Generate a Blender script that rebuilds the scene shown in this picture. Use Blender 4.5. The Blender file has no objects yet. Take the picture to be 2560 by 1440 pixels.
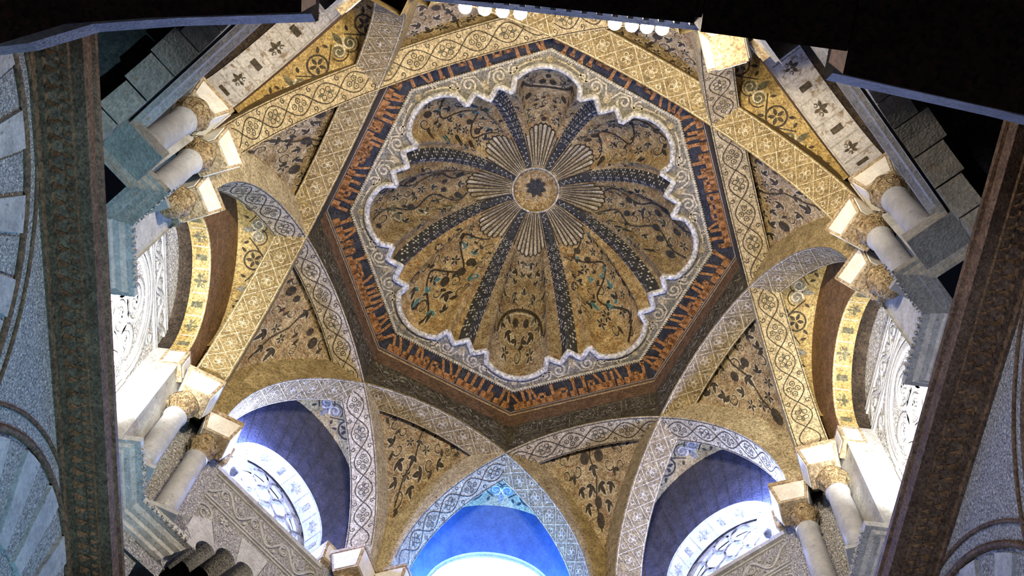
import bpy, math, random
import numpy as np
from mathutils import Matrix, Vector
random.seed(7)
SC = bpy.context.scene
COL = SC.collection
PI = math.pi
R_ = math.radians
T22 = math.tan(R_(22.5))

# ------------------------------------------------------------------ camera
cam_d = bpy.data.cameras.new('camera')
cam = bpy.data.objects.new('camera', cam_d)
COL.objects.link(cam)
RT = ((0.9935802, 0.11231094, -0.01358826), (-0.09854791, 0.91823218, 0.38358567), (0.05555805, -0.37978403, 0.92340532))
m = Matrix.Identity(4)
for i in range(3):
    m[i][0] = RT[i][0]; m[i][1] = -RT[i][1]; m[i][2] = -RT[i][2]
m[0][3], m[1][3], m[2][3] = 0.021, -3.685, 0.0
cam.matrix_world = m
cam_d.sensor_width = 36.0
cam_d.lens = 2643.6 / 2560 * 36.0
cam_d.clip_start = 0.05
SC.camera = cam

# ------------------------------------------------------------------ world, exposure
w = bpy.data.worlds.new('world'); SC.world = w; w.use_nodes = True
w.node_tree.nodes['Background'].inputs[0].default_value = (0.35, 0.45, 0.8, 1)
w.node_tree.nodes['Background'].inputs[1].default_value = 0.006
vs = SC.view_settings
vs.view_transform = 'Standard'; vs.look = 'None'; vs.gamma = 1; vs.use_curve_mapping = False
vs.exposure = 0.0
SC.cycles.max_bounces = 3; SC.cycles.diffuse_bounces = 2; SC.cycles.glossy_bounces = 1; SC.cycles.transmission_bounces = 1
SC.cycles.use_adaptive_sampling = True; SC.cycles.adaptive_threshold = 0.08; SC.cycles.adaptive_min_samples = 10

WARM = (1.0, 0.83, 0.58)
COOL = (0.30, 0.45, 1.0)

def light(name, kind, loc, energy, color, target=None, size=0.1, angle=60, blend=0.6, parent=None):
    d = bpy.data.lights.new(name, kind)
    d.energy = energy; d.color = color
    if kind == 'SPOT':
        d.spot_size = R_(angle); d.spot_blend = blend; d.shadow_soft_size = size
    elif kind == 'AREA':
        d.size = size
    else:
        d.shadow_soft_size = size
    o = bpy.data.objects.new(name, d); COL.objects.link(o)
    o.location = loc
    if target is not None:
        o.rotation_euler = (Vector(target) - Vector(loc)).to_track_quat('-Z', 'Y').to_euler()
    if parent is not None:
        o.parent = parent
    return o

# ------------------------------------------------------------------ materials
MATS = {}
def nt(name):
    m = bpy.data.materials.new(name); m.use_nodes = True
    return m, m.node_tree.nodes, m.node_tree.links

def mat(name, c1, c2, c3=None, scale=9.0, tess=90.0, rough=0.65, bump=0.3, spec=0.3, metal=0.0, fine=0.5, c3amt=0.55):
    """mottled mosaic / stone: large noise blends c1-c2, tessera cells jitter it, a second noise spots it with c3"""
    m, N, L = nt(name)
    b = N['Principled BSDF']
    b.inputs['Roughness'].default_value = rough
    b.inputs['Specular IOR Level'].default_value = spec
    b.inputs['Metallic'].default_value = metal
    tc = N.new('ShaderNodeTexCoord')
    n1 = N.new('ShaderNodeTexNoise'); n1.inputs['Scale'].default_value = scale; n1.inputs['Detail'].default_value = 4
    n1.inputs['Roughness'].default_value = 0.7
    L.new(tc.outputs['Object'], n1.inputs['Vector'])
    r1 = N.new('ShaderNodeValToRGB')
    r1.color_ramp.elements[0].position = 0.36; r1.color_ramp.elements[1].position = 0.64
    r1.color_ramp.elements[0].color = (*c1, 1); r1.color_ramp.elements[1].color = (*c2, 1)
    L.new(n1.outputs['Fac'], r1.inputs['Fac'])
    out = r1.outputs['Color']
    if c3 is not None:
        n2 = N.new('ShaderNodeTexNoise'); n2.inputs['Scale'].default_value = scale * 2.7; n2.inputs['Detail'].default_value = 3
        n2.inputs['Roughness'].default_value = 0.75
        L.new(tc.outputs['Object'], n2.inputs['Vector'])
        r2 = N.new('ShaderNodeValToRGB')
        r2.color_ramp.elements[0].position = c3amt; r2.color_ramp.elements[1].position = c3amt + 0.1
        L.new(n2.outputs['Fac'], r2.inputs['Fac'])
        mx = N.new('ShaderNodeMixRGB'); mx.inputs['Color2'].default_value = (*c3, 1)
        L.new(r2.outputs['Color'], mx.inputs['Fac']); L.new(out, mx.inputs['Color1'])
        out = mx.outputs['Color']
    vo = N.new('ShaderNodeTexVoronoi'); vo.inputs['Scale'].default_value = tess
    L.new(tc.outputs['Object'], vo.inputs['Vector'])
    bw = N.new('ShaderNodeRGBToBW'); L.new(vo.outputs['Color'], bw.inputs['Color'])
    mr = N.new('ShaderNodeMapRange'); mr.inputs['From Min'].default_value = 0.1; mr.inputs['From Max'].default_value = 0.9
    mr.inputs['To Min'].default_value = 1 - fine; mr.inputs['To Max'].default_value = 1 + fine
    L.new(bw.outputs['Val'], mr.inputs['Value'])
    mu = N.new('ShaderNodeMixRGB'); mu.blend_type = 'MULTIPLY'; mu.inputs['Fac'].default_value = 1
    L.new(out, mu.inputs['Color1']); L.new(mr.outputs['Result'], mu.inputs['Color2'])
    L.new(mu.outputs['Color'], b.inputs['Base Color'])
    if bump:
        bp = N.new('ShaderNodeBump'); bp.inputs['Strength'].default_value = bump; bp.inputs['Distance'].default_value = 0.01
        L.new(vo.outputs['Distance'], bp.inputs['Height']); L.new(bp.outputs['Normal'], b.inputs['Normal'])
    MATS[name] = m
    return m

def carved(name, c1, c2, scale=26.0, bump=1.0, rough=0.8):
    """stucco with a dense small carved arabesque: relief by bump, dirt by its own noise"""
    m, N, L = nt(name)
    b = N['Principled BSDF']; b.inputs['Roughness'].default_value = rough; b.inputs['Specular IOR Level'].default_value = 0.2
    tc = N.new('ShaderNodeTexCoord')
    nz = N.new('ShaderNodeTexNoise'); nz.inputs['Scale'].default_value = scale * 0.5; nz.inputs['Detail'].default_value = 3
    L.new(tc.outputs['Object'], nz.inputs['Vector'])
    ad = N.new('ShaderNodeVectorMath'); ad.operation = 'MULTIPLY_ADD'; ad.inputs[1].default_value = (0.09,) * 3
    L.new(nz.outputs['Color'], ad.inputs[0]); L.new(tc.outputs['Object'], ad.inputs[2])
    vo = N.new('ShaderNodeTexVoronoi'); vo.inputs['Scale'].default_value = scale; vo.feature = 'DISTANCE_TO_EDGE'
    L.new(ad.outputs['Vector'], vo.inputs['Vector'])
    rp = N.new('ShaderNodeValToRGB'); rp.color_ramp.elements[0].position = 0.05; rp.color_ramp.elements[1].position = 0.16
    L.new(vo.outputs['Distance'], rp.inputs['Fac'])
    bp = N.new('ShaderNodeBump'); bp.inputs['Strength'].default_value = bump; bp.inputs['Distance'].default_value = 0.03
    L.new(rp.outputs['Color'], bp.inputs['Height']); L.new(bp.outputs['Normal'], b.inputs['Normal'])
    n2 = N.new('ShaderNodeTexNoise'); n2.inputs['Scale'].default_value = 60; n2.inputs['Detail'].default_value = 5
    L.new(tc.outputs['Object'], n2.inputs['Vector'])
    r2 = N.new('ShaderNodeValToRGB'); r2.color_ramp.elements[0].position = 0.36; r2.color_ramp.elements[1].position = 0.52
    r2.color_ramp.elements[0].color = (*c1, 1); r2.color_ramp.elements[1].color = (*c2, 1)
    L.new(n2.outputs['Fac'], r2.inputs['Fac']); L.new(r2.outputs['Color'], b.inputs['Base Color'])
    MATS[name] = m
    return m

def emis(name, c, s):
    m, N, L = nt(name)
    b = N['Principled BSDF']; b.inputs['Base Color'].default_value = (*c, 1)
    b.inputs['Emission Color'].default_value = (*c, 1); b.inputs['Emission Strength'].default_value = s
    MATS[name] = m
    return m

mat('cream', (0.34, 0.27, 0.15), (0.50, 0.42, 0.26), (0.24, 0.17, 0.08), scale=7, tess=80, c3amt=0.58, fine=.55)
mat('gold', (0.32, 0.22, 0.075), (0.50, 0.38, 0.16), (0.18, 0.10, 0.03), scale=8, tess=80, c3amt=0.60, rough=0.5)
mat('brown', (0.10, 0.055, 0.025), (0.19, 0.11, 0.05), (0.22, 0.08, 0.03), scale=10, tess=70)
mat('ochre', (0.28, 0.18, 0.07), (0.60, 0.46, 0.22), (0.36, 0.15, 0.04), scale=9, tess=85, c3amt=0.55, fine=.6)
mat('web', (0.22, 0.15, 0.07), (0.44, 0.35, 0.20), (0.21, 0.09, 0.035), scale=7, tess=80, c3amt=0.57, fine=.6)
mat('line', (0.030, 0.024, 0.016), (0.075, 0.058, 0.036), scale=25, tess=80)
mat('olive', (0.09, 0.085, 0.05), (0.17, 0.16, 0.10), scale=20, tess=80)
mat('pale', (0.48, 0.42, 0.28), (0.66, 0.59, 0.44), scale=20, tess=80)
mat('tendril', (0.44, 0.38, 0.25), (0.60, 0.54, 0.40), scale=20, tess=80)
mat('latticegold', (0.20, 0.145, 0.06), (0.34, 0.26, 0.12), (0.14, 0.09, 0.04), scale=8, tess=80, c3amt=0.6)
mat('grey', (0.17, 0.16, 0.13), (0.30, 0.28, 0.22), (0.10, 0.10, 0.09), scale=14, tess=90)
mat('slate', (0.032, 0.034, 0.036), (0.068, 0.07, 0.07), scale=14, tess=90)
mat('teal', (0.05, 0.16, 0.16), (0.13, 0.26, 0.24), scale=20, tess=80)
mat('navy', (0.016, 0.017, 0.024), (0.042, 0.044, 0.056), (0.12, 0.055, 0.02), scale=10, tess=70, c3amt=0.62)
mat('rust', (0.30, 0.13, 0.04), (0.40, 0.20, 0.07), scale=14, tess=70)
mat('drumdark', (0.040, 0.034, 0.022), (0.10, 0.085, 0.05), (0.02, 0.02, 0.02), scale=10, tess=80)
mat('rope', (0.46, 0.44, 0.37), (0.70, 0.67, 0.58), (0.25, 0.25, 0.22), scale=20, tess=50, c3amt=0.64)
mat('marble', (0.34, 0.34, 0.35), (0.46, 0.455, 0.45), (0.26, 0.24, 0.20), scale=4, tess=40, fine=0.08, c3amt=0.62, rough=0.45, bump=0.05)
mat('panelwhite', (0.66, 0.62, 0.54), (0.78, 0.75, 0.68), scale=9, tess=60, fine=0.08, bump=0.05)
mat('frame', (0.32, 0.23, 0.13), (0.48, 0.39, 0.26), scale=12, tess=70)
mat('capital', (0.20, 0.13, 0.06), (0.42, 0.33, 0.19), (0.08, 0.04, 0.02), scale=22, tess=80, bump=0.8)
mat('plaster', (0.34, 0.34, 0.34), (0.50, 0.50, 0.49), (0.22, 0.20, 0.18), scale=6, tess=60, fine=0.15, c3amt=0.62)
mat('stone', (0.24, 0.23, 0.20), (0.36, 0.34, 0.30), (0.30, 0.20, 0.11), scale=5, tess=60, fine=0.2, c3amt=0.62)
mat('peeling', (0.34, 0.33, 0.33), (0.46, 0.44, 0.42), (0.20, 0.15, 0.10), scale=5, tess=60, fine=0.2, c3amt=0.55)
mat('darkwood', (0.05, 0.022, 0.014), (0.085, 0.038, 0.024), scale=5, tess=40, rough=0.8)
mat('corbel', (0.10, 0.058, 0.032), (0.17, 0.105, 0.06), (0.18, 0.08, 0.035), scale=9, tess=70, c3amt=0.64)
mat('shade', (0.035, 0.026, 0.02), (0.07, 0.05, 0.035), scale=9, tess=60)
mat('tymp_bluelit', (0.045, 0.05, 0.085), (0.08, 0.085, 0.14), scale=8, tess=60, fine=0.2)  # base colour carries the blue light of the front corner arches
mat('metal', (0.05, 0.05, 0.05), (0.09, 0.09, 0.09), scale=20, tess=50, rough=0.4)
mat('floorstone', (0.25, 0.22, 0.2), (0.33, 0.3, 0.27), scale=3, tess=8, fine=0.15)
mat('soffit_bluelit', (0.06, 0.12, 0.30), (0.09, 0.17, 0.40), scale=8, tess=60, fine=0.12, bump=0.1)  # the window's blue light is tinted into this base colour
carved('stucco', (0.26, 0.25, 0.24), (0.56, 0.55, 0.53), scale=22)
carved('stuccodark', (0.07, 0.06, 0.055), (0.16, 0.14, 0.12), scale=20)
carved('stuccofine', (0.26, 0.25, 0.25), (0.50, 0.49, 0.48), scale=34)
emis('sky_pane', (0.10, 0.30, 1.0), 30.0)
emis('sky_pane_small', (0.35, 0.48, 1.0), 9.0)
emis('bulb', (1.0, 0.95, 0.85), 40.0).cycles.emission_sampling = 'NONE'

# ------------------------------------------------------------------ mesh helpers
class MB:
    def __init__(s): s.v = []; s.f = []
    def add(s, vs, fs):
        o = len(s.v); s.v += [tuple(p) for p in vs]; s.f += [tuple(i + o for i in f) for f in fs]
    def poly(s, pts):
        s.add(pts, [tuple(range(len(pts)))])
    def fan(s, pts):
        c = np.mean(np.array(pts, float), axis=0)
        n = len(pts)
        s.add([c] + list(pts), [(0, 1 + i, 1 + (i + 1) % n) for i in range(n)])
    def grid(s, rows, closed=False):
        nr, nc = len(rows), len(rows[0]); o = len(s.v)
        for r in rows: s.v += [tuple(p) for p in r]
        for i in range(nr - 1):
            for j in range(nc - 1 if not closed else nc):
                k = (j + 1) % nc
                s.f.append((o + i * nc + j, o + i * nc + k, o + (i + 1) * nc + k, o + (i + 1) * nc + j))
    def box8(s, b, t):
        """b, t: four corners each (bottom, top)"""
        s.add(list(b) + list(t), [(3, 2, 1, 0), (4, 5, 6, 7)] + [(i, (i + 1) % 4, (i + 1) % 4 + 4, i + 4) for i in range(4)])
    def prism(s, lo, hi):
        n = len(lo)
        s.add(list(lo) + list(hi), [tuple(range(n))[::-1], tuple(range(n, 2 * n))] + [(i, (i + 1) % n, (i + 1) % n + n, i + n) for i in range(n)])
    def box(s, x0, x1, y0, y1, z0, z1):
        s.box8([(x0, y0, z0), (x1, y0, z0), (x1, y1, z0), (x0, y1, z0)], [(x0, y0, z1), (x1, y0, z1), (x1, y1, z1), (x0, y1, z1)])
    def lathe(s, c, prof, n=20, mod=None):
        rows = []
        for (r, z) in prof:
            row = []
            for i in range(n):
                a = 2 * PI * i / n
                rr = r * (mod(a, z) if mod else 1)
                row.append((c[0] + rr * math.cos(a), c[1] + rr * math.sin(a), c[2] + z))
            rows.append(row)
        s.grid(rows, closed=True)
        o = len(s.v) - len(prof) * n
        s.f.append(tuple(o + i for i in range(n))[::-1])
        s.f.append(tuple(o + (len(prof) - 1) * n + i for i in range(n)))
    def tube(s, path, r, n=8, closed=False, r2=None):
        path = [np.array(p, float) for p in path]; rows = []
        N = len(path)
        for i, p in enumerate(path):
            a = path[(i - 1) % N] if closed or i > 0 else p
            b = path[(i + 1) % N] if closed or i < N - 1 else p
            d = b - a; d = d / (np.linalg.norm(d) + 1e-9)
            up = np.array([0, 0, 1.0]) if abs(d[2]) < 0.9 else np.array([1.0, 0, 0])
            x = np.cross(d, up); x /= np.linalg.norm(x); y = np.cross(x, d)
            rows.append([p + x * r * math.cos(2 * PI * k / n) + y * (r2 or r) * math.sin(2 * PI * k / n) for k in range(n)])
        if closed: rows.append(rows[0])
        s.grid(rows, closed=True)
    def obj(s, name, m, parent=None, smooth=False):
        me = bpy.data.meshes.new(name)
        me.from_pydata([tuple(float(c) for c in p) for p in s.v], [], s.f)
        me.materials.append(MATS[m])
        if smooth:
            me.polygons.foreach_set('use_smooth', [True] * len(me.polygons))
        o = bpy.data.objects.new(name, me); COL.objects.link(o)
        if parent is not None: o.parent = parent
        return o

def empty(name, loc=(0, 0, 0)):
    o = bpy.data.objects.new(name, None); COL.objects.link(o); o.empty_display_size = 0.1
    return o

def tag(o, label=None, cat=None, group=None, kind=None):
    if label: o['label'] = label
    if cat: o['category'] = cat
    if group: o['group'] = group
    if kind: o['kind'] = kind
    return o

# ------------------------------------------------------------------ flat motifs in 2-D (lists of polygons)
def arc(c, r, a0, a1, n=14):
    return [(c[0] + r * math.cos(a0 + (a1 - a0) * i / n), c[1] + r * math.sin(a0 + (a1 - a0) * i / n)) for i in range(n + 1)]
def ribbon(pts, w, closed=False, taper=False):
    P = [np.array(p, float) for p in pts]; n = len(P); L = []
    for i in range(n):
        a = P[i - 1] if (closed or i > 0) else P[i]
        b = P[(i + 1) % n] if (closed or i < n - 1) else P[i]
        d = b - a; d = d / (np.linalg.norm(d) + 1e-9); q = np.array([-d[1], d[0]])
        ww = w / 2 * ((1 - 0.8 * i / (n - 1)) if taper else 1)
        L.append((P[i] + q * ww, P[i] - q * ww))
    return [[L[i][0], L[i][1], L[(i + 1) % n][1], L[(i + 1) % n][0]] for i in range(n if closed else n - 1)]
def ring(c, r, w, n=14):
    return ribbon(arc(c, r, 0, 2 * PI, n)[:-1], w, closed=True)
def disc(c, r, n=10):
    return [arc(c, r, 0, 2 * PI, n)[:-1]]
def leaf(p, a, L, W):
    ca, sa = math.cos(a), math.sin(a)
    q = [(0, 0), (.25, .42), (.55, .5), (.8, .3), (1, 0), (.8, -.3), (.55, -.5), (.25, -.42)]
    return [[(p[0] + ca * x * L - sa * y * W, p[1] + sa * x * L + ca * y * W) for x, y in q]]
def rosette(c, r, n=5, rot=0.0, w=0.42):
    out = []
    for k in range(n):
        a = rot + 2 * PI * k / n
        out += leaf((c[0] + 0.12 * r * math.cos(a), c[1] + 0.12 * r * math.sin(a)), a, r * 0.88, r * w)
    return out
def spiral(c, r, a0, turns, w, n=22, taper=True):
    pts = []
    for i in range(n + 1):
        t = i / n; a = a0 + turns * 2 * PI * t; rr = r * (1 - 0.82 * t)
        pts.append((c[0] + rr * math.cos(a), c[1] + rr * math.sin(a)))
    return ribbon(pts, w, taper=taper)
def vine(x0, x1, yc, amp, per, w, ph=0.0, curls=True, leaves=True):
    n = max(8, int((x1 - x0) / per * 16)); st = []; lf = []
    pts = [(x0 + (x1 - x0) * i / n, yc + amp * math.sin(2 * PI * ((x0 + (x1 - x0) * i / n) / per) + ph)) for i in range(n + 1)]
    st += ribbon(pts, w)
    k = math.floor((x0 / per + ph / 2 / PI) * 2)
    while True:
        xc = (k + 0.5) * per / 2 - ph / 2 / PI * per
        if xc > x1 - 0.2 * per: break
        if xc > x0 + 0.2 * per:
            s = 1 if k % 2 == 0 else -1
            if curls:
                st += spiral((xc, yc + s * amp * 0.05), amp * 0.62, s * PI / 2, -s * 1.35, w)
            if leaves:
                lf += leaf((xc - amp * .2, yc + s * amp * 0.1), s * -0.6, amp * 0.75, amp * 0.34)
                lf += leaf((xc + per * .22, yc - s * amp * .6), -s * 1.1, amp * 0.7, amp * 0.3)
        k += 1
    return st, lf

def fill_foliage(rnd, inside, x0, x1, y0, y1, n, size, mirror=True, acc=.3):
    """scatter of outlined leaves, curls, berries and flowers inside a region; returns dark, pale, accent polygons"""
    dk, pl, ac, pts = [], [], [], []
    tries = 0
    while len(pts) < n and tries < n * 60:
        tries += 1
        p = (rnd.uniform(0 if mirror else x0, x1), rnd.uniform(y0, y1))
        if not inside(*p) or any(math.hypot(p[0] - q[0], p[1] - q[1]) < size * 1.15 for q in pts): continue
        if mirror and p[0] < size * .55: p = (0.0, p[1])
        pts.append(p)
        k = rnd.random(); a = rnd.uniform(0, 6.28); z = size * rnd.uniform(.8, 1.2)
        for sx in ((1, -1) if mirror and p[0] > 0 else (1,)):
            c = (sx * p[0], p[1]); aa = a if sx > 0 else PI - a
            if mirror and p[0] == 0: aa = PI / 2
            if k < .42:
                for da, f in ((0, 1), (.95, .7), (-.95, .7)):
                    L, W = z * f, z * .42 * f
                    q = (c[0] - math.cos(aa) * z * .3, c[1] - math.sin(aa) * z * .3)
                    pl += leaf((q[0] - math.cos(aa + da) * L * .08, q[1] - math.sin(aa + da) * L * .08), aa + da, L * 1.2, W * 1.5)
                    (ac if rnd.random() < acc else dk).extend(leaf(q, aa + da, L, W))
            elif k < .72:
                pl += spiral(c, z * .62, aa, sx * 1.35, z * .22, 14)
                dk += spiral(c, z * .58, aa, sx * 1.3, z * .13, 14)
                dk += leaf((c[0] + math.cos(aa) * z * .5, c[1] + math.sin(aa) * z * .5), aa + sx * 1.2, z * .8, z * .36)
            elif k < .86:
                dk += disc(c, z * .48, 10)
                for j in range(5): pl += disc((c[0] + z * .26 * math.cos(j * 1.257), c[1] + z * .26 * math.sin(j * 1.257)), z * .10, 6)
            else:
                pl += rosette(c, z * .66, 5, aa, .56); dk += rosette(c, z * .58, 5, aa, .40)
    return dk, pl, ac

def inlay(name, polys, S, m, parent, off=0.004, sgn=1.0, stuff=True):
    mb = MB(); e = 1e-3
    cache = {}
    def P(p):
        k = (round(p[0], 5), round(p[1], 5))
        if k not in cache:
            a = np.array(S(p[0], p[1])); du = np.array(S(p[0] + e, p[1])) - a; dv = np.array(S(p[0], p[1] + e)) - a
            n = np.cross(du, dv); n = n / (np.linalg.norm(n) + 1e-12)
            if np.dot(n, np.array([0, 0, 8.0 if a[2] < 9.9 else 9.2]) - a) < 0: n = -n
            cache[k] = a + n * off
        return cache[k]
    for q in polys:
        pts = [P(p) for p in q]
        if len(pts) <= 4: mb.poly(pts)
        else: mb.fan(pts)
    o = mb.obj(name, m, parent); o['kind'] = 'stuff'
    return o

def relief(name, polys2, S, m, parent, h=0.02, sgn=1.0):
    """carved relief: each quad ribbon raised by h with sides"""
    mb = MB(); e = 1e-3
    def P(p):
        a = np.array(S(p[0], p[1])); du = np.array(S(p[0] + e, p[1])) - a; dv = np.array(S(p[0], p[1] + e)) - a
        n = np.cross(du, dv); n = n / (np.linalg.norm(n) + 1e-12)
        if np.dot(n, np.array([0, 0, 7.0]) - a) < 0: n = -n
        return a, n
    for q in polys2:
        PN = [P(p) for p in q]
        lo = [a - n * 0.003 for a, n in PN]
        c2 = np.mean(np.array(q, float), axis=0)
        hi = []
        for (a, n), p in zip(PN, q):
            hi.append(a + n * h)
        n = len(q)
        mb.add(lo + hi, [tuple(range(n, 2 * n))] + [(i, (i + 1) % n, (i + 1) % n + n, i + n) for i in range(n)])
    o = mb.obj(name, m, parent); o['kind'] = 'stuff'
    return o

# side geometry: alpha = direction of the side's middle; local u (counter-clockwise), v (outward)
SIDES = [('front', 90), ('front_left', 135), ('left', 180), ('back_left', 225), ('back', 270), ('back_right', 315), ('right', 0), ('front_right', 45)]
WORD = {'front': 'front', 'front_left': 'front-left', 'left': 'left', 'back_left': 'near-left', 'back': 'near', 'back_right': 'near-right', 'right': 'right', 'front_right': 'front-right'}
def loc2(al, u, v, z):
    c, s = math.cos(R_(al)), math.sin(R_(al))
    return (v * c - u * s, v * s + u * c, z)

DI = 2.15 * math.cos(R_(22.5))      # rib inner face distance
RW = 0.285                          # rib width
RA = 1.83                           # rib soffit radius
ZS = 7.93                           # rib springing height

# ------------------------------------------------------------------ structure: floor, lower walls, trims
fl = MB(); fl.box(-9, 9, -12, 9, -1.75, -1.6)
tag(fl.obj('floor', 'floorstone'), 'pale stone floor far below the dome, out of view', kind='structure')

for sx, nm in ((-1, 'left'), (1, 'right')):
    w_ = empty('wall_lower_' + nm); tag(w_, 'carved stucco lower wall with big striped arches on the %s edge' % nm, kind='structure')
    mb = MB(); X = 2.92
    mb.box(min(sx * X, sx * (X + .4)), max(sx * X, sx * (X + .4)), -3.2, 3.3, -1.6, 5.9)
    mb.obj('wall_face', 'stuccofine', w_)
    for cy, cz, Ro in ((-1.95, 4.12, 1.62), (1.0, 4.22, 1.62)):
        SF = lambda y, z: (sx * X, y, z)
        mb = MB()
        for rr, hh, ww in ((Ro, 0.045, 0.05), (Ro + .13, .025, .025)):
            pts = [(cy + rr * math.cos(a), cz + rr * math.sin(a)) for a in np.linspace(R_(12), R_(168), 40)]
            mb.tube([(sx * (X - .005), y, z) for y, z in pts], hh * .6, 6)
        mb.obj('arch_moulding', 'corbel', w_, smooth=True)
        nv = 17
        for k in range(nv):
            a0 = R_(14) + (R_(152)) * k / nv; a1 = R_(14) + R_(152) * (k + 1) / nv
            g = 0.008
            lo = []; hi = []
            dep = 0.03 if k % 2 == 0 else 0.012
            for (rr, aa) in ((Ro - .05, a0 + g), (Ro - .05, (a0 + a1) / 2), (Ro - .05, a1 - g), (Ro - .62, a1 - g), (Ro - .62, (a0 + a1) / 2), (Ro - .62, a0 + g)):
                lo.append((sx * (X + .01), cy + rr * math.cos(aa), cz + rr * math.sin(aa)))
                hi.append((sx * (X - dep), cy + rr * math.cos(aa), cz + rr * math.sin(aa)))
            mb = MB(); mb.prism(lo, hi)
            mb.obj('voussoir', 'plaster' if k % 2 == 0 else 'stuccofine', w_)
    # cornice trim running front to back
    tr = empty('trim_%d' % (1 if sx < 0 else 2)); tag(tr, 'dark carved cornice with two leaf rows along the %s wall' % nm, kind='structure')
    prof = [(2.95, 5.84), (2.90, 5.84), (2.89, 5.88), (2.855, 5.88), (2.85, 5.91), (2.79, 5.925), (2.785, 5.94), (2.735, 5.945), (2.73, 5.965), (2.655, 5.97), (2.65, 6.0), (2.65, 6.07), (2.63, 6.08), (2.63, 6.12), (3.3, 6.12)]
    mb = MB(); mb.grid([[(sx * x, y, z) for x, z in prof] for y in (-3.0, 0, 3.3)])
    mb.obj('cornice_body', 'corbel', tr)
    for x0, x1, z0, nn, hh in ((2.785, 2.855, 5.917, 62, .05), (2.735, 2.783, 5.943, 92, .03)):
        mb = MB()
        for k in range(nn):
            y = -2.95 + 6.2 * k / nn; d = 6.2 / nn * .36
            mb.add([(sx * x0, y, z0), (sx * x1, y - d, z0 - .01), (sx * (x1 - .01), y, z0 - hh), (sx * x1, y + d, z0 - .01), (sx * (x0 + .015), y, z0 - hh * .9)],
                   [(0, 1, 4), (1, 2, 4), (2, 3, 4), (3, 0, 4)])
        tag(mb.obj('leaf_row', 'corbel', tr), kind='stuff')

# near edge: dark ceiling beams with a dentil cornice
bt = empty('ceiling_near'); tag(bt, 'dark timber ceiling edge cutting across the top of the view', kind='structure')
def beam(name, outline, z0, z1, m):
    mb = MB(); mb.prism([(x, y, z0) for x, y in outline], [(x, y, z1) for x, y in outline]); return mb.obj(name, m, bt)
beam('beam', [(-4.2, -2.2), (-2.63, -2.57), (-2.30, -2.70), (-1.88, -2.775), (-1.17, -2.875), (-1.17, -6), (-4.2, -6)], 5.0, 5.3, 'darkwood')
beam('beam', [(-1.165, -2.95), (-.64, -3.0), (.68, -3.05), (.68, -6), (-1.165, -6)], 5.0, 5.3, 'darkwood')
beam('beam', [(.685, -2.985), (1.365, -2.97), (1.365, -6), (.685, -6)], 5.0, 5.3, 'darkwood')
beam('beam', [(1.37, -2.865), (2.24, -2.77), (4.2, -2.5), (4.2, -6), (1.37, -6)], 5.0, 5.3, 'darkwood')
# dentil cornice
tr = empty('trim_3'); tag(tr, 'carved dentil cornice carrying the bulbs above the dark near beam', kind='structure')
mb = MB()
prof = [(-3.4, 5.62), (-2.985, 5.62), (-2.98, 5.66), (-2.93, 5.70), (-2.925, 5.8), (-2.87, 5.86), (-2.87, 6.0), (-3.4, 6.02)]
mb.grid([[(x, y, z) for y, z in prof] for x in (-1.72, 0, 1.66)])
mb.obj('cornice_body', 'plaster', tr)
for k in range(46):
    x = -1.0 + 1.88 * k / 46
    if k % 2 == 0:
        mb = MB(); mb.box(x, x + .03, -2.96, -2.915, 5.70, 5.77); mb.obj('dentil', 'plaster', tr)
for k in range(15):
    x = -.96 + 1.86 * k / 15
    mb = MB(); mb.box8([(x, -3.02, 5.59), (x + .07, -3.02, 5.59), (x + .07, -2.98, 5.6), (x, -2.98, 5.6)], [(x, -3.02, 5.66), (x + .07, -3.02, 5.66), (x + .05, -2.955, 5.66), (x + .02, -2.955, 5.66)]); mb.obj('modillion', 'plaster', tr)
for path in ([(-3.3, -2.40), (-2.63, -2.555), (-2.30, -2.685), (-1.88, -2.76), (-1.19, -2.855)], [(1.40, -2.845), (2.24, -2.755), (3.6, -2.57)]):
    mb = MB()
    mb.grid([[(x, y - .05, 5.30), (x, y + .03, 5.30), (x, y + .085, 5.40), (x, y + .085, 5.46), (x, y - .15, 5.48)] for x, y in path])
    mb.obj('edge_strip', 'plaster', tr)
for x0 in (-1.78, 1.62):
    mb = MB(); mb.box(x0, x0 + .09, -2.95, -2.74, 5.44, 6.1); mb.obj('cornice_post', 'plaster', tr)
mb = MB(); mb.box(-3.4, 3.4, -3.3, -2.98, 5.3, 9.4)
tag(mb.obj('wall_back', 'shade'), 'dark near wall above the beam, hidden behind it', kind='structure')

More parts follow.
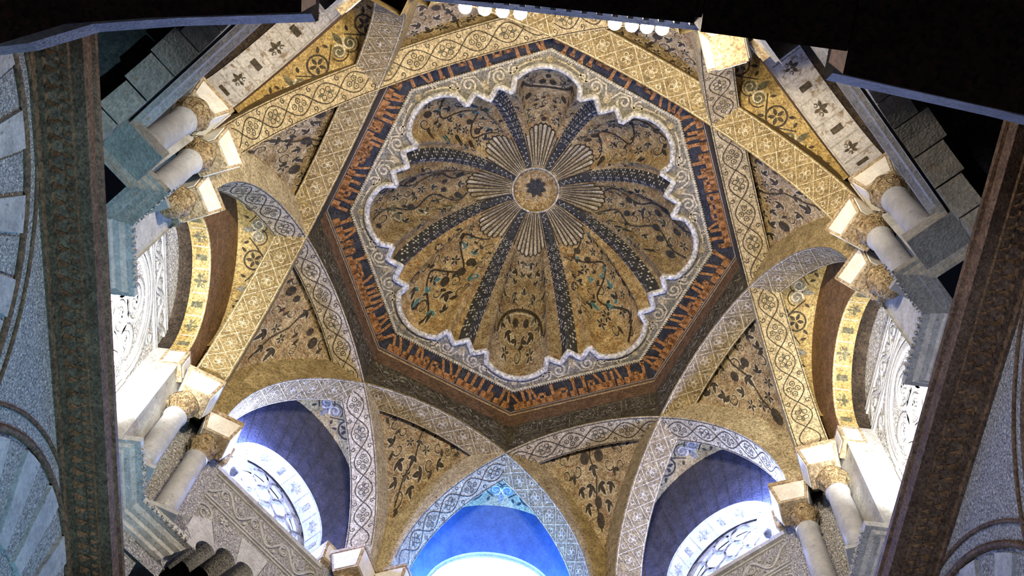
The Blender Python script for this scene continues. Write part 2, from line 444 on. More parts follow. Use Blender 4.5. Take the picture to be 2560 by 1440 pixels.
# ------------------------------------------------------------------ dome
dome = empty('dome', (0, 0, 0))
tag(dome, 'golden mosaic scalloped dome with eight shell lobes and an octagonal inscribed drum', 'dome')
ZR = 10.47                          # height of the rim
def rim(th):
    """radius of the scalloped outline at angle th (radians)"""
    d = math.degrees(th) % 45.0
    d = min(d, 45.0 - d)            # 0 at lobe middle, 22.5 between lobes
    if d < 11.5:                    # round lobe: circle about (c,0)
        c, r = 1.33, 0.405
        s = c * math.sin(R_(d)); 
        return c * math.cos(R_(d)) + math.sqrt(max(r * r - s * s, 0))
    e = 22.5 - d                    # 0..11
    P = [(0, 1.445), (4.3, 1.565), (9.4, 1.475), (11.0, 1.63)]
    for (a, ra), (b, rb) in zip(P, P[1:]):
        if e <= b: return ra + (rb - ra) * (e - a) / (b - a)
    return 1.63
ZB, RB = 11.93, 0.27
def dome_pt(th, t):
    """t=0 rim, 1 boss"""
    rr = rim(th)
    r = rr + (RB - rr) * t
    q = (r - RB) / (1.72 - RB)
    q0 = (rr - RB) / (1.72 - RB)
    z = ZR + (ZB - ZR) * (1 - min(q / q0, 1) ** 2.1) ** 0.72
    # lobes are hollowed a little between their ridges
    d = math.degrees(th) % 45.0; d = min(d, 45 - d)
    k = math.cos(R_(d * 4)) if d < 22.5 else 0
    z += 0.10 * max(0, k) * math.sin(PI * min(1, t * 1.05)) ** 0.7
    return (r * math.cos(th), r * math.sin(th), z)
HB = R_(3.3)                        # half width of the lattice band in angle
def band_half(t): return HB * (1.0 + 0.9 * t)
for k, (nm, al) in enumerate(SIDES):
    a = R_(al)
    mb = MB()
    th_list = lambda t: [a + x for x in np.linspace(-(R_(22.5) - band_half(t)), R_(22.5) - band_half(t), 41)]
    rows = []
    for t in np.linspace(0, 1, 25):
        rows.append([dome_pt(th, t) for th in th_list(t)])
    mb.grid(rows)
    lobe = mb.obj('lobe', 'ochre' if nm not in ('front', 'right', 'left') else 'web', dome, smooth=True)
    # foliage on the lobe; coordinates: x across (fraction of half angle), y = t
    def S(x, y, a=a):
        t = min(max(y, 0), 1)
        return dome_pt(a + x * (R_(22.5) - band_half(t)), t)
    def SM(x, y, a=a):              # metric-like coords: x metres across at r, y metres along
        t = min(max(y / 1.35, 0), 1); r = 1.6 + (RB - 1.6) * t
        return dome_pt(a + x / r, t)
    rnd = random.Random(k + 3)
    def ins(x, y):
        t = y / 1.35; r = 1.6 + (RB - 1.6) * t
        hw = .30 * r - .06
        if y < .34: hw = min(hw, math.sqrt(max(0, .34 ** 2 - (.36 - y) ** 2)) if y < .3 else hw)
        return abs(x) < hw
    sym = nm in ('front', 'back', 'left', 'right')
    dark, pal, gre = fill_foliage(rnd, ins, -.45, .45, .06, .80, 34 if sym else 56, .072 if sym else .078, sym, .35)
    if nm in ('front', 'back'):
        keep = lambda L: [p for p in L if not (.30 < np.mean([q[1] for q in p]) < .38)]
        dark, pal, gre = keep(dark), keep(pal), keep(gre)
        dark += ribbon(arc((0, .10), .27, R_(15), R_(165), 20), .022)
        pal += ribbon(arc((0, .10), .245, R_(10), R_(170), 20), .012)
    else:
        sw = lambda L: [[(q[1], q[0]) for q in p] for p in L]
        for x_ in ((-.13, .13) if sym else (0.0,)):
            st, lf = vine(.02, .84, x_, .05 if sym else .13, .40, .016, ph=rnd.random() * 6 if not sym else 0, curls=False, leaves=False)
            dark += sw(st)
    inlay('pale_tendrils', pal, SM, 'tendril', lobe, .004)
    inlay('foliage', dark, SM, 'line' if not nm in ('left', 'right') else 'slate', lobe, .007)
    if gre: inlay('green_leaves', gre, SM, 'teal' if nm in ('front_left', 'back_left', 'front_right') else 'olive', lobe, .010)
    # shell fan of flutes by the boss: each flute its own piece
    nf = 8
    for j in range(nf):
        x0 = -.9 + 1.8 * j / nf; x1 = -.9 + 1.8 * (j + 1) / nf
        L0 = .665 - .035 * math.cos((j + .5 - nf / 2) / nf * PI)
        rows = []
        for t in np.linspace(L0, .985, 7):
            row = []
            for q in np.linspace(0, 1, 5):
                x = x0 + (x1 - x0) * (.06 + .88 * q)
                tt = t
                if t == L0: tt = t + .02 * (abs(q - .5) * 2) ** 2
                p = np.array(S(x, tt)); hump = .028 * math.sin(PI * q) * (1.25 - tt) + .004
                row.append((p[0], p[1], p[2] - hump))
            rows.append(row)
        mb = MB(); mb.grid(rows); mb.obj('flute', 'cream' if j % 2 else 'pale', lobe, smooth=True)
    for j in range(nf + 1):
        x0 = -.9 + 1.8 * j / nf
    # dark joints of the shell
    jl = []
    for j in range(nf + 1):
        x = -.9 + 1.8 * j / nf
        jl.append([(x - .03, .645), (x + .03, .645), (x + .05, .985), (x - .05, .985)])
        if j < nf:
            L0 = .665 - .035 * math.cos((j + .5 - nf / 2) / nf * PI)
            xa, xb = x, x + 1.8 / nf
            jl.append([(xa, L0 + .02), (xa, L0 - .002), ((xa + xb) / 2, L0 - .016), (xb, L0 - .002), (xb, L0 + .02)])
    inlay('shell_joints', jl, S, 'line', lobe, .004, -1)
    # lattice band counter-clockwise of this lobe
    b = a + R_(22.5)
    mb = MB(); rows = []
    for t in np.linspace(0, 1, 25):
        rows.append([dome_pt(b + x, t) for x in np.linspace(-band_half(t), band_half(t), 5)])
    mb.grid(rows); lb = mb.obj('lattice_band', 'slate', dome, smooth=True)
    def SB(x, y, b=b):
        t = min(max(y, 0), 1); return dome_pt(b + x * band_half(t), t)
    wl = []
    n = 9
    for j in range(n):
        t0, t1 = .015 + .69 * j / n, .015 + .69 * (j + 1) / n; h = t1 - t0; w2 = .10
        for (xa, xb) in ((-.92, .92), (.92, -.92)):
            wl.append([(xa - w2, t0), (xa + w2, t0), (xb + w2, t1), (xb - w2, t1)])
        for (cx, ct) in ((0, t0), (-.62, t0 + h / 2), (.62, t0 + h / 2)):
            for (dx, dt) in ((0, 0), (.26, 0), (-.26, 0), (0, .016), (0, -.016)):
                wl.append([(cx + dx - .11, ct + dt), (cx + dx, ct + dt - .006), (cx + dx + .11, ct + dt), (cx + dx, ct + dt + .006)])
    zz = []
    for j in range(11): zz.append((.55 * (1 if j % 2 else -1), .72 + .25 * j / 10))
    for p, q in zip(zz, zz[1:]):
        wl.append([(p[0] - .13, p[1]), (p[0] + .13, p[1]), (q[0] + .13, q[1]), (q[0] - .13, q[1])])
    inlay('white_lattice', wl, SB, 'rope', lb, .006, -1)
    for sx in (-1, 1):
        pass
# boss
mb = MB()
rows = []
for i in range(9):
    t = i / 8; r = RB * 1.0 * math.cos(t * PI / 2 * .98); rows.append([(r * math.cos(x), r * math.sin(x), ZB + .12 * math.sin(t * PI / 2)) for x in np.linspace(0, 2 * PI, 33)[:-1]])
mb.grid(rows, closed=True)
boss = mb.obj('boss', 'ochre', dome, smooth=True)
SBo = lambda x, y: (x, y, ZB + .12 * math.sqrt(max(0, 1 - (x * x + y * y) / RB ** 2)))
st = []; ru = []; wh = []
for k in range(8):
    a = 2 * PI * k / 8 + .2
    st += leaf((0, 0), a, .13, .075)
    wh += ribbon([(.14 * math.cos(a + .39), .14 * math.sin(a + .39)), (.10 * math.cos(a + .39), .10 * math.sin(a + .39))], .008)
    c = (.155 * math.cos(a + .39), .155 * math.sin(a + .39))
    wh += ribbon([(c[0] + .034 * math.cos(a + .39 + j * PI / 2), c[1] + .034 * math.sin(a + .39 + j * PI / 2)) for j in range(4)], .009, closed=True)
    wh += ring(c, .013, .006, 8)
for k in range(24):
    a = 2 * PI * k / 24
    wh += [[(r * math.cos(b), r * math.sin(b)) for r, b in ((.255, a), (.255, a + .1), (.225, a + .1), (.225, a))]]
inlay('star', st, SBo, 'slate', boss, .006, -1); inlay('star_border', wh, SBo, 'pale', boss, .009, -1)
mb = MB(); mb.tube([(.272 * math.cos(x), .272 * math.sin(x), ZB - .005) for x in np.linspace(0, 2 * PI, 49)[:-1]], .011, 6, closed=True)
mb.obj('boss_ring', 'rope', dome, smooth=True)
# scalloped white moulding
pts = []
NA = 720
for i in range(NA):
    th = 2 * PI * i / NA; r = rim(th); pts.append((r * math.cos(th), r * math.sin(th), ZR - .005))
mb = MB(); mb.tube(pts, .033, 8, closed=True, r2=.03)
sm = mb.obj('scalloped_moulding', 'rope', dome, smooth=True)
# octagonal spandrel plate between moulding and rope
def octr(th, ap):
    d = (math.degrees(th) + 22.5) % 45.0 - 22.5     # 0 at vertex directions (multiples of 45)
    d2 = (math.degrees(th) % 45.0) - 22.5
    return ap / math.cos(R_(d2))
AP1 = 1.897 * math.cos(R_(22.5))
mb = MB(); rows = [[], []]
for i in range(NA + 1):
    th = 2 * PI * i / NA
    for row, r in zip(rows, (rim(th), octr(th, AP1))): row.append((r * math.cos(th), r * math.sin(th), ZR + .01))
mb.grid(rows); sp = mb.obj('spandrel_plate', 'grey', dome)
SP = lambda x, y: (x, y, ZR + .01)
rb = []; lf2 = []
for k in range(8):
    for sgn in (-1, 1):
        base = R_(22.5 + 45 * k)
        def C(r, dd): 
            t = base + sgn * R_(dd); return (r * math.cos(t), r * math.sin(t))
        ca = base + sgn * PI / 2
        rb += spiral(C(1.65, 5.6), .075, base + PI, sgn * 1.4, .021, taper=False)
        rb += spiral(C(1.695, 10.8), .062, base, -sgn * 1.3, .019, taper=False)
        rb += ribbon([C(1.60, 0.8), C(1.71, 2.6), C(1.735, 6.5), C(1.66, 9.2), C(1.73, 13), C(1.78, 17), C(1.80, 20)], .018)
        rb += spiral(C(1.795, 16.0), .03, base, sgn * 1.2, .011, taper=False)
        lf2 += leaf(C(1.69, 7.6), base + sgn * 2.2, .08, .04)
    b0 = R_(22.5 + 45 * k)
    lf2 += leaf((1.54 * math.cos(b0), 1.54 * math.sin(b0)), b0, .13, .085)
    v0 = R_(45 * k); lf2 += disc((1.80 * math.cos(v0), 1.80 * math.sin(v0)), .035)
inlay('rinceau', rb, SP, 'pale', sp, .006, -1); inlay('palmettes', lf2, SP, 'cream', sp, .004, -1)
# rope moulding (octagon), twisted strand
pts = []
for k in range(8):
    v0, v1 = R_(45 * k), R_(45 * k + 45); r = 1.897
    for j in range(12):
        f = j / 12
        pts.append((r * (math.cos(v0) * (1 - f) + math.cos(v1) * f), r * (math.sin(v0) * (1 - f) + math.sin(v1) * f), ZR - .005))
mb = MB(); mb.tube(pts, .014, 6, closed=True); rp = mb.obj('rope_moulding', 'rope', dome)
mb = MB()
for k in range(8):
    v0, v1 = R_(45 * k), R_(45 * k + 45)
    A = np.array([1.897 * math.cos(v0), 1.897 * math.sin(v0)]); B = np.array([1.897 * math.cos(v1), 1.897 * math.sin(v1)])
    d = (B - A) / np.linalg.norm(B - A); q = np.array([-d[1], d[0]])
    for j in range(56):
        c = A + (B - A) * (j + .5) / 56; p0 = c - d * .010 - q * .019; p1 = c + d * .010 + q * .019
        mb.tube([(p0[0], p0[1], ZR - .018), (p1[0], p1[1], ZR - .018)], .0055, 4)
tag(mb.obj('rope_strand', 'pale', rp), kind='stuff')
# inscription and drum
RI, ZI, ZL2 = 2.15, 10.41, 10.10
for k, (nm, al) in enumerate(SIDES):
    b = al + 22.5                    # panel between vertex al and al+45: normal at al+22.5
    hw1, hw2 = 1.897 * math.sin(R_(22.5)), RI * math.sin(R_(22.5))
    a1, a2 = AP1, DI - .004
    mb = MB(); mb.poly([loc2(b, -hw1, a1, ZR), loc2(b, hw1, a1, ZR), loc2(b, hw2, a2, ZI), loc2(b, -hw2, a2, ZI)])
    ip = mb.obj('inscription_panel', 'navy', dome)
    rnd = random.Random(40 + k)
    def SI(x, y, b=b):
        f = y; return loc2(b, x, a1 + (a2 - a1) * f, ZR + (ZI - ZR) * f)
    let = [[(-hw2, .80), (hw2, .80), (hw2, .90), (-hw2, .90)]] if False else []
    x = -hw1 - .03
    while x < hw1 - .03:
        wd = rnd.uniform(.05, .10); kind = rnd.random()
        let.append([(x, rnd.uniform(.60, .68)), (x + wd, rnd.uniform(.58, .68)), (x + wd, .94), (x, .94)])
        if kind < .5:
            h = rnd.uniform(.05, .22); let.append([(x, h), (x + .034, h), (x + .034, .9), (x, .9)])
            if rnd.random() < .6: let.append([(x - .012, h - .03), (x + .052, h - .03), (x + .04, h + .10), (x, h + .10)])
        elif kind < .78:
            h = rnd.uniform(.34, .48)
            let.append([(x, h), (x + wd, h), (x + wd, h + .13), (x, h + .13)])
            let.append([(x, h), (x + .026, h), (x + .026, .9), (x, .9)]); let.append([(x + wd - .024, h), (x + wd, h), (x + wd, .9), (x + wd - .024, .9)])
        else:
            let += ribbon([(x, .85), (x + wd * .5, .4), (x + wd * .9, .12)], .03)
        x += wd + rnd.choice((0, 0, .02))
    inlay('kufic_letters', let, SI, 'rust', ip, .005, 1)
    inlay('letter_border', [[(-hw2 * .995, .965), (hw2 * .995, .965), (hw2, 1.0), (-hw2, 1.0)]], SI, 'stone', ip, .004, 1)
    # frieze between inscription and dark drum
    mb = MB(); mb.poly([loc2(b, -hw2, a2, ZI), loc2(b, hw2, a2, ZI), loc2(b, hw2, a2, ZL2), loc2(b, -hw2, a2, ZL2)])
    bb = mb.obj('border_band', 'corbel', dome)
    inlay('pale_line', [[(-hw2, ZI - .05), (hw2, ZI - .05), (hw2, ZI - .085), (-hw2, ZI - .085)]], lambda x, y, b=b: loc2(b, x, a2, y), 'frame', bb, .004)
    # dark drum panel: lower edge follows the rib
    n = 24; rows = [[], []]
    for j in range(n + 1):
        s = -hw2 + 2 * hw2 * j / n
        rows[0].append(loc2(b, s, a2, ZL2)); rows[1].append(loc2(b, s, a2, ZS + math.sqrt(RA * RA - s * s) + .012))
    mb = MB(); mb.grid(rows); dp = mb.obj('drum_panel', 'drumdark', dome)
    SD = lambda x, y, b=b: loc2(b, x, a2, y)
    gl = []
    if k % 2 == 0:
        st, lf = vine(-hw2 + .03, hw2 - .03, 9.95, .09, .36, .011); gl = st + lf
        st, lf = vine(-hw2 + .03, -.25, 9.76, .05, .26, .009); gl += st
        st, lf = vine(.25, hw2 - .03, 9.76, .05, .26, .009); gl += st
    else:
        for cx in (-.62, -.31, 0, .31, .62):
            gl += ribbon([(cx - .13, 9.86), (cx + .13, 9.86), (cx + .13, 10.06), (cx - .13, 10.06)], .012, closed=True)
            for q in range(4):
                gl += ring((cx + .05 * math.cos(q * PI / 2 + .78), 9.96 + .045 * math.sin(q * PI / 2 + .78)), .03, .009, 10)
    rn2 = random.Random(90 + k)
    d_, p_, a_ = fill_foliage(rn2, lambda x, y: ZS + math.sqrt(RA * RA - x * x) + .05 < y < ZL2 - .04, -hw2 + .05, hw2 - .05, 9.6, ZL2 - .04, 60, .06, False)
    inlay('dark_leaves', d_, SD, 'line', dp, .006)
    gl += p_
    inlay('vine_tracery', gl, SD, 'olive' if False else 'grey', dp, .004, 1)

# ------------------------------------------------------------------ vault ribs
RIBWORD = {112.5: 'front window side, left of middle', 157.5: 'left front', 202.5: 'left near', 247.5: 'top left by the bulbs', 292.5: 'top right by the bulbs', 337.5: 'right near', 22.5: 'right front', 67.5: 'front window side, right of middle'}
RIBTXT = {112.5: 'worn cream lattice rib forming the octagon edge left of the front window',
          157.5: 'cream mosaic rib with oval medallions, forming the lower-left octagon edge',
          202.5: 'pale lit rib with diamond lattice, forming the upper-left octagon edge',
          247.5: 'cream rib with oval medallions, forming the top-left octagon edge below three bulbs',
          292.5: 'cream rib with diamond lattice, forming the top-right octagon edge beside four bulbs',
          337.5: 'brightly lit rib with oval medallions, forming the upper-right octagon edge',
          22.5: 'cream rib with diamond lattice, forming the lower-right octagon edge',
          67.5: 'cream oval-medallion rib forming the octagon edge right of the front window'}
LAT = {112.5: True, 157.5: False, 202.5: True, 247.5: False, 292.5: True, 337.5: False, 22.5: True, 67.5: False}
for k in range(8):
    al = (112.5 + 45 * k) % 360
    mb = MB(); n = 56; rows = [[], [], [], []]
    for j in range(n + 1):
        th = PI * j / n
        for row, (v, rr) in zip(rows, ((DI, RA), (DI + RW, RA), (DI + RW, RA + .30), (DI, RA + .30))):
            row.append(loc2(al, rr * math.cos(th), v, ZS + rr * math.sin(th)))
    rows.append(rows[0])
    mb.grid(rows)
    rib = mb.obj('vault_rib', 'latticegold' if LAT[al] else 'cream', smooth=False)
    tag(rib, RIBTXT[al], 'rib', 'eight crossing ribs of the vault')
    def SRb(s, y, al=al):           # s arc length from crown, y across 0..RW
        th = PI / 2 - s / RA
        return loc2(al, RA * math.cos(th), DI + y, ZS + RA * math.sin(th))
    ln = []; fl_ = []
    smax = RA * PI / 2 * .93
    ln += ribbon([(s, .014) for s in np.linspace(-smax, smax, 60)], .008)
    ln += ribbon([(s, RW - .014) for s in np.linspace(-smax, smax, 60)], .008)
    if LAT[al]:
        pr = RW - .03
        j0 = int(smax / pr)
        for j in range(-j0, j0):
            s0 = j * pr; y0, y1 = .016, RW - .016; ym = RW / 2; h = pr / 2
            ln += ribbon([(s0, ym), (s0 + h, y1), (s0 + pr, ym), (s0 + h, y0)], .011, closed=True)
            for q in range(4):
                a = q * PI / 2 + PI / 4
                ln += ring((s0 + h + .036 * math.cos(a), ym + .036 * math.sin(a)), .022, .007, 9)
            fl_ += disc((s0 + h, ym), .012, 8)
            for yy in (y0 + .035, y1 - .035):
                ln += ring((s0, yy), .02, .007, 9)
                ln += ribbon([(s0 - .05, yy + (.02 if yy < ym else -.02) * -1), (s0, yy + (.04 if yy < ym else -.04)), (s0 + .05, yy + (.02 if yy < ym else -.02) * -1)], .007)
    else:
        pr = .40; A = .092; ym = RW / 2
        for sg in (1, -1):
            ln += ribbon([(s, ym + sg * A * math.sin(PI * s / (pr * .75))) for s in np.linspace(-smax, smax, 150)], .010)
        pr2 = pr * .75; j0 = int(smax / pr2)
        for j in range(-j0, j0):
            c = (j + .5) * pr2
            if j % 2 == 0:
                for q in range(4):
                    a = q * PI / 2
                    ln += ring((c + .055 * math.cos(a), ym + .038 * math.sin(a)), .024, .007, 10)
                    fl_ += disc((c + .055 * math.cos(a), ym + .038 * math.sin(a)), .010, 6)
                fl_ += disc((c, ym), .010, 6)
            else:
                for sx in (-1, 1):
                    ln += ring((c + sx * .03, ym + .03), .024, .007, 10); ln += ring((c + sx * .03, ym - .03), .024, .007, 10)
                    fl_ += leaf((c + sx * .02, ym), PI / 2 * (1 - sx), .07, .03)
            for sg in (-1, 1):
                ln += spiral((j * pr2, ym + sg * .09), .028, sg * PI / 2, 1.1, .008, 12, taper=False)
    inlay('mosaic_lines', ln, SRb, 'pale' if LAT[al] else 'line', rib, .004, -1)
    inlay('mosaic_fills', fl_, SRb, 'pale' if LAT[al] else 'olive', rib, .003, -1)

# ------------------------------------------------------------------ ceiling: webs and gores
ceil_ = empty('ceiling'); tag(ceil_, 'vault webs and golden gores between the crossing ribs', kind='structure')
def web_pt(ph, a, t):
    v = 2.262 + (3.08 - 2.262) * t
    hw = max(2.809 - v + .10, .14)
    u = a * hw
    s = (2 * v - 2.809) * .7071
    z = ZS + math.sqrt(max(.35 ** 2, 2.10 ** 2 - s * s))
    z += .20 * (1 - a * a) * (1 - t) ** 1.2 + .10 * (1 - t)
    return loc2(ph, u, v, z)
for k in range(8):
    ph = 22.5 + 45 * k
    mb = MB(); mb.grid([[web_pt(ph, a, t) for a in np.linspace(-1, 1, 17)] for t in np.linspace(0, 1, 15)])
    wb = mb.obj('vault_web', 'web', ceil_, smooth=True)
    def SW(x, y, ph=ph):
        t = min(max(y, 0), 1); v = 2.262 + .818 * t; hw = max(2.809 - v + .10, .14)
        return web_pt(ph, max(-1, min(1, x / hw)), t)
    rw = random.Random(200 + k)
    def iw(x, y): return abs(x) < max(2.809 - (2.262 + .818 * y) - .05, 0)
    dk, pl, ac = fill_foliage(rw, iw, -.5, .5, .03, .66, 26, .085, True, .3)
    dk += ac
    dk += ribbon([(0, .02), (.02, .15), (-.02, .3), (.02, .45), (0, .6)], .016)
    inlay('foliage', dk, SW, 'line', wb, .006, -1); inlay('pale_leaves', pl, SW, 'tendril', wb, .003)

GR, GZ, GV = .82, 8.78, 2.83        # gore barrel
def scroll_band(smax, y0, y1):
    """big acanthus scroll with rosettes, along s, across y0..y1"""
    lo, ro, gy, pa = [], [], [], []
    ym = (y0 + y1) / 2; pr = .30
    n = int(smax / pr)
    for j in range(-n, n + 1):
        c = j * pr
        if j % 2 == 0:
            for sx in (-1, 1):
                gy += disc((c + sx * .065, ym - .03), .060, 14); pa += spiral((c + sx * .065, ym - .03), .066, PI / 2, sx * 1.3, .022)
                lo += ribbon(arc((c + sx * .065, ym - .03), .084, R_(90 - sx * 90), R_(90 - sx * 90) + sx * -PI * 1.2, 12), .012)
            gy += leaf((c, ym + .0), PI / 2, .14, .06)
            lo += leaf((c - .12, ym + .06), 2.0, .06, .03) + leaf((c + .12, ym + .06), 1.1, .06, .03)
        else:
            lo += ring((c, ym), .095, .018, 20); ro += rosette((c, ym), .082, 5, PI / 2)
            lo += leaf((c + .07, ym + .08), .8, .07, .03) + leaf((c - .07, ym - .08), 3.9, .07, .03)
        lo += ribbon([(c - pr / 2 - .07, ym - .06 * (-1) ** j), (c - pr / 2, ym), (c - pr / 2 + .07, ym + .06 * (-1) ** j)], .012)
    return lo, ro, gy, pa
for nm, al in SIDES:
    mb = MB(); rows = []
    for f in np.linspace(0, 1, 6):
        row = []
        for th in np.linspace(R_(-12), R_(192), 33):
            u = GR * math.cos(th); v0 = min(2.40 + .414 * abs(u), GV - .03)
            row.append(loc2(al, u, v0 + (GV + .012 - v0) * f, GZ + GR * math.sin(th)))
        rows.append(row)
    mb.grid(rows); go = mb.obj('gore', 'gold', ceil_, smooth=True)
    def SG(s, y, al=al):
        th = PI / 2 - s / GR; return loc2(al, GR * math.cos(th), y, GZ + GR * math.sin(th))
    lo, ro, gy, pa = scroll_band(1.0, 2.55, 2.78)
    inlay('scroll', lo, SG, 'line', go, .005, -1); inlay('rosettes', ro, SG, 'line', go, .005, -1)
    inlay('acanthus', gy, SG, 'grey' if nm not in ('back_left', 'back_right') else 'olive', go, .004, -1); inlay('pale_curl', pa, SG, 'pale', go, .007, -1)

# ------------------------------------------------------------------ the eight walls with their arches
def prof_pts(R, zc, zb, n=24):
    """arch polyline (u,z): left jamb bottom, arch, right jamb bottom"""
    p = [(-R, zb)] + [(-R * math.cos(t), zc + R * math.sin(t)) for t in np.linspace(0, PI, n + 1)] + [(R, zb)]
    return p
def loft(al, rings, n=24):
    return [[loc2(al, u, v, z) for u, z in prof_pts(R, zc, zb, n)] for (v, R, zc, zb) in rings]
WF = 2.86                            # general inner wall face
TV = 2.84                            # tympanum plane
CFG = {'front': dict(zb=8.0), 'left': dict(zb=6.0), 'right': dict(zb=6.0), 'back': dict(zb=6.9),
       'front_left': dict(zb=7.82), 'front_right': dict(zb=7.82), 'back_left': dict(zb=6.75), 'back_right': dict(zb=6.75)}
WTXT = {'front': 'front wall with the big glowing blue window arch at the bottom middle',
        'left': 'left wall with white carved relief panel under a golden arch band',
        'right': 'right wall with white carved relief panel under a golden arch band',
        'back': 'near wall side of the octagon, hidden behind the dark beam',
        'front_left': 'front-left corner wall with bright lattice window above a lobed arch',
        'front_right': 'front-right corner wall with bright lattice window beside paired columns',
        'back_left': 'near-left corner wall, peeling plaster arch band with blue end',
        'back_right': 'near-right corner wall, peeling white plaster arch band'}
for nm, al in SIDES:
    zb = CFG[nm]['zb']; diag = '_' in nm
    W_ = empty('wall_' + nm); tag(W_, WTXT[nm], kind='structure')
    R0, z0 = .63, 8.14
    if nm == 'front':
        rings = [(TV, GR + .01, GZ, zb), (3.16, .67, 8.54, zb)]
        mb = MB(); mb.grid(loft(al, rings)); mb.obj('arch_soffit', 'soffit_bluelit', W_, smooth=True)
        R0, z0, = .67, 8.54
        rings2 = [(3.16, .67, 8.54, zb), (3.24, .67, 8.54, zb)]
        mb = MB(); mb.grid(loft(al, rings2)); mb.obj('window_reveal', 'plaster', W_, smooth=True)
    else:
        # tympanum (dark brown; front corners tinted with painted-in blue light) between the gore edge and the arch
        n = 24
        zt_ = max(zb, 8.06); outer = prof_pts(GR + .03, GZ, zt_, n); inner = prof_pts(R0, z0, zt_, n)
        dv = .10 if diag and nm.startswith('front') else .0
        mb = MB(); mb.grid([[loc2(al, u, TV, z) for u, z in outer], [loc2(al, u, TV + dv, z) for u, z in inner]])
        tym = mb.obj('tympanum', 'brown' if not (diag and nm.startswith('front')) else 'tymp_bluelit', W_)
        dep = .17 if not diag else .29
        if nm in ('front_left', 'front_right'): dep = .24
        v0 = TV + dv; v1 = v0 + dep
        mt = {'back_left': 'peeling', 'back_right': 'peeling'}.get(nm, 'gold')
        if nm in ('front_left', 'front_right'): mt = 'plaster'
        mb = MB(); mb.grid(loft(al, [(v0, R0, z0, z0 - .02), (v1, R0, z0, z0 - .02)])); so = mb.obj('arch_band', mt, W_, smooth=True)
        def SA(s, y, al=al, v0=v0):
            th = PI / 2 - s / R0; return loc2(al, R0 * math.cos(th), v0 + y, z0 + R0 * math.sin(th))
        mo = []; ed = []
        npos = 9
        for j in range(npos):
            s = (-.5 + (j + .5) / npos) * R0 * PI; h = dep / 2
            if j % 2 == 0:
                mo += [[(s - .028, h - .05), (s + .028, h - .05), (s + .028, h + .05), (s - .028, h + .05)]]
            else:
                mo += leaf((s, h - .02), PI / 2, .085, .04) + leaf((s + .01, h), .35, .06, .032) + leaf((s - .01, h), PI - .35, .06, .032)
                mo += leaf((s, h - .015), -PI / 2, .05, .03) + spiral((s + .04, h - .03), .022, 0, 1, .012, 8) + spiral((s - .04, h - .03), .022, PI, -1, .012, 8)
            ss = s + .5 / npos * R0 * PI
            ed += ribbon([(ss, .015), (ss, dep - .015)], .012)
        ed += ribbon([(s, .012) for s in np.linspace(-.98, .98, 50)], .009)
        mm = 'line' if not (diag and nm.startswith('front')) else 'grey'
        if nm in ('left', 'right'): mm = 'olive'
        inlay('band_motifs', mo, SA, mm, so, .004, -1); inlay('band_borders', ed, SA, 'pale' if nm in ('left', 'right') else 'stone', so, .004, -1)
        # jambs below the band
        if zb < 7.9:
            mb = MB()
            for sg in (-1, 1):
                rj_ = .84 if nm.startswith('back_') else R0
                mb.grid([[loc2(al, sg * rj_, v, z) for v in (TV, 3.2)] for z in (8.1 if nm.startswith('back_') else z0, zb)])
            mb.obj('jamb', 'plaster', W_)
        # inner dark soffit
        mb = MB(); zi_ = 8.1 if nm.startswith('back_') else zb
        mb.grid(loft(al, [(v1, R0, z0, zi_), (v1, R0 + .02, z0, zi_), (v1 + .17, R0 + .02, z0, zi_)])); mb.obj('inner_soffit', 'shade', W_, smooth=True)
        # voussoir joints on the front diagonals
        if dv:
            STy = lambda x, y, al=al: loc2(al, (R0 + (GR - R0) * y) * math.cos(x), TV + dv * (1 - y), z0 + (GZ - z0) * y + (R0 + (GR - R0) * y) * math.sin(x))
            inlay('voussoir_joints', [[(x - .006, .0), (x + .006, .0), (x + .005, 1), (x - .005, 1)] for x in np.linspace(.2, PI - .2, 14)], STy, 'slate', tym, .004, -1)
        VB = v1 + .13
        if nm in ('left', 'right'):
            # carved back panel
            n = 24; P = prof_pts(R0 + .02, z0, zb, n)
            mb = MB(); mb.fan([loc2(al, u, VB, z) for u, z in P]); pn = mb.obj('relief_panel', 'stucco', W_)
            SPn = lambda x, y, al=al: loc2(al, x, VB, y)
            q = []
            for z in (8.12, 8.16, 8.38, 8.42): q += ribbon([(-.64, z), (.64, z)], .018)
            st, lf = vine(-.62, .62, 8.27, .075, .34, .022); q += st
            relief('scroll_frieze', q + lf, SPn, 'plaster', pn, .018, -1)
            q = []
            for r, ww in ((.56, .03), (.505, .02), (.47, .035)):
                q += ribbon([(r * math.cos(t), 7.50 + r * 1.05 * math.sin(t)) for t in np.linspace(-.15, PI + .15, 40)], ww)
            for (cx, cz, r) in ((0, 7.72, .17), (.0, 7.42, .15), (.26, 7.5, .12), (-.26, 7.5, .12), (.17, 7.18, .13), (-.17, 7.18, .13), (.3, 6.95, .1), (-.3, 6.95, .1), (0, 6.9, .12), (.16, 6.65, .12), (-.16, 6.65, .12), (.34, 6.6, .09), (-.34, 6.6, .09)):
                q += ring((cx, cz), r, .03, 18); q += spiral((cx, cz), r * .75, cx * 9, 1.5, .022, 16, taper=False)
                q += rosette((cx, cz), r * .34, 5)
            for sg in (-1, 1):
                for xx in (.585, .53): q += ribbon([(sg * xx, 7.45), (sg * xx, 6.1)], .022)
                for j in range(8): q += rosette((sg * .44, 7.9 - j * .04 if False else 7.2 - j * .15), .05, 5, j)
                q += spiral((sg * .46, 7.98), .07, 0, sg * 1.3, .02)
            relief('carved_roundel', q, SPn, 'plaster', pn, .02, -1)
        elif nm in ('front_left', 'front_right'):
            pass
        else:
            mb = MB(); mb.fan([loc2(al, u, VB, z) for u, z in prof_pts(.86, z0, zb, n)]); mb.obj('back_panel', 'shade' if nm == 'back' else 'stone', W_)
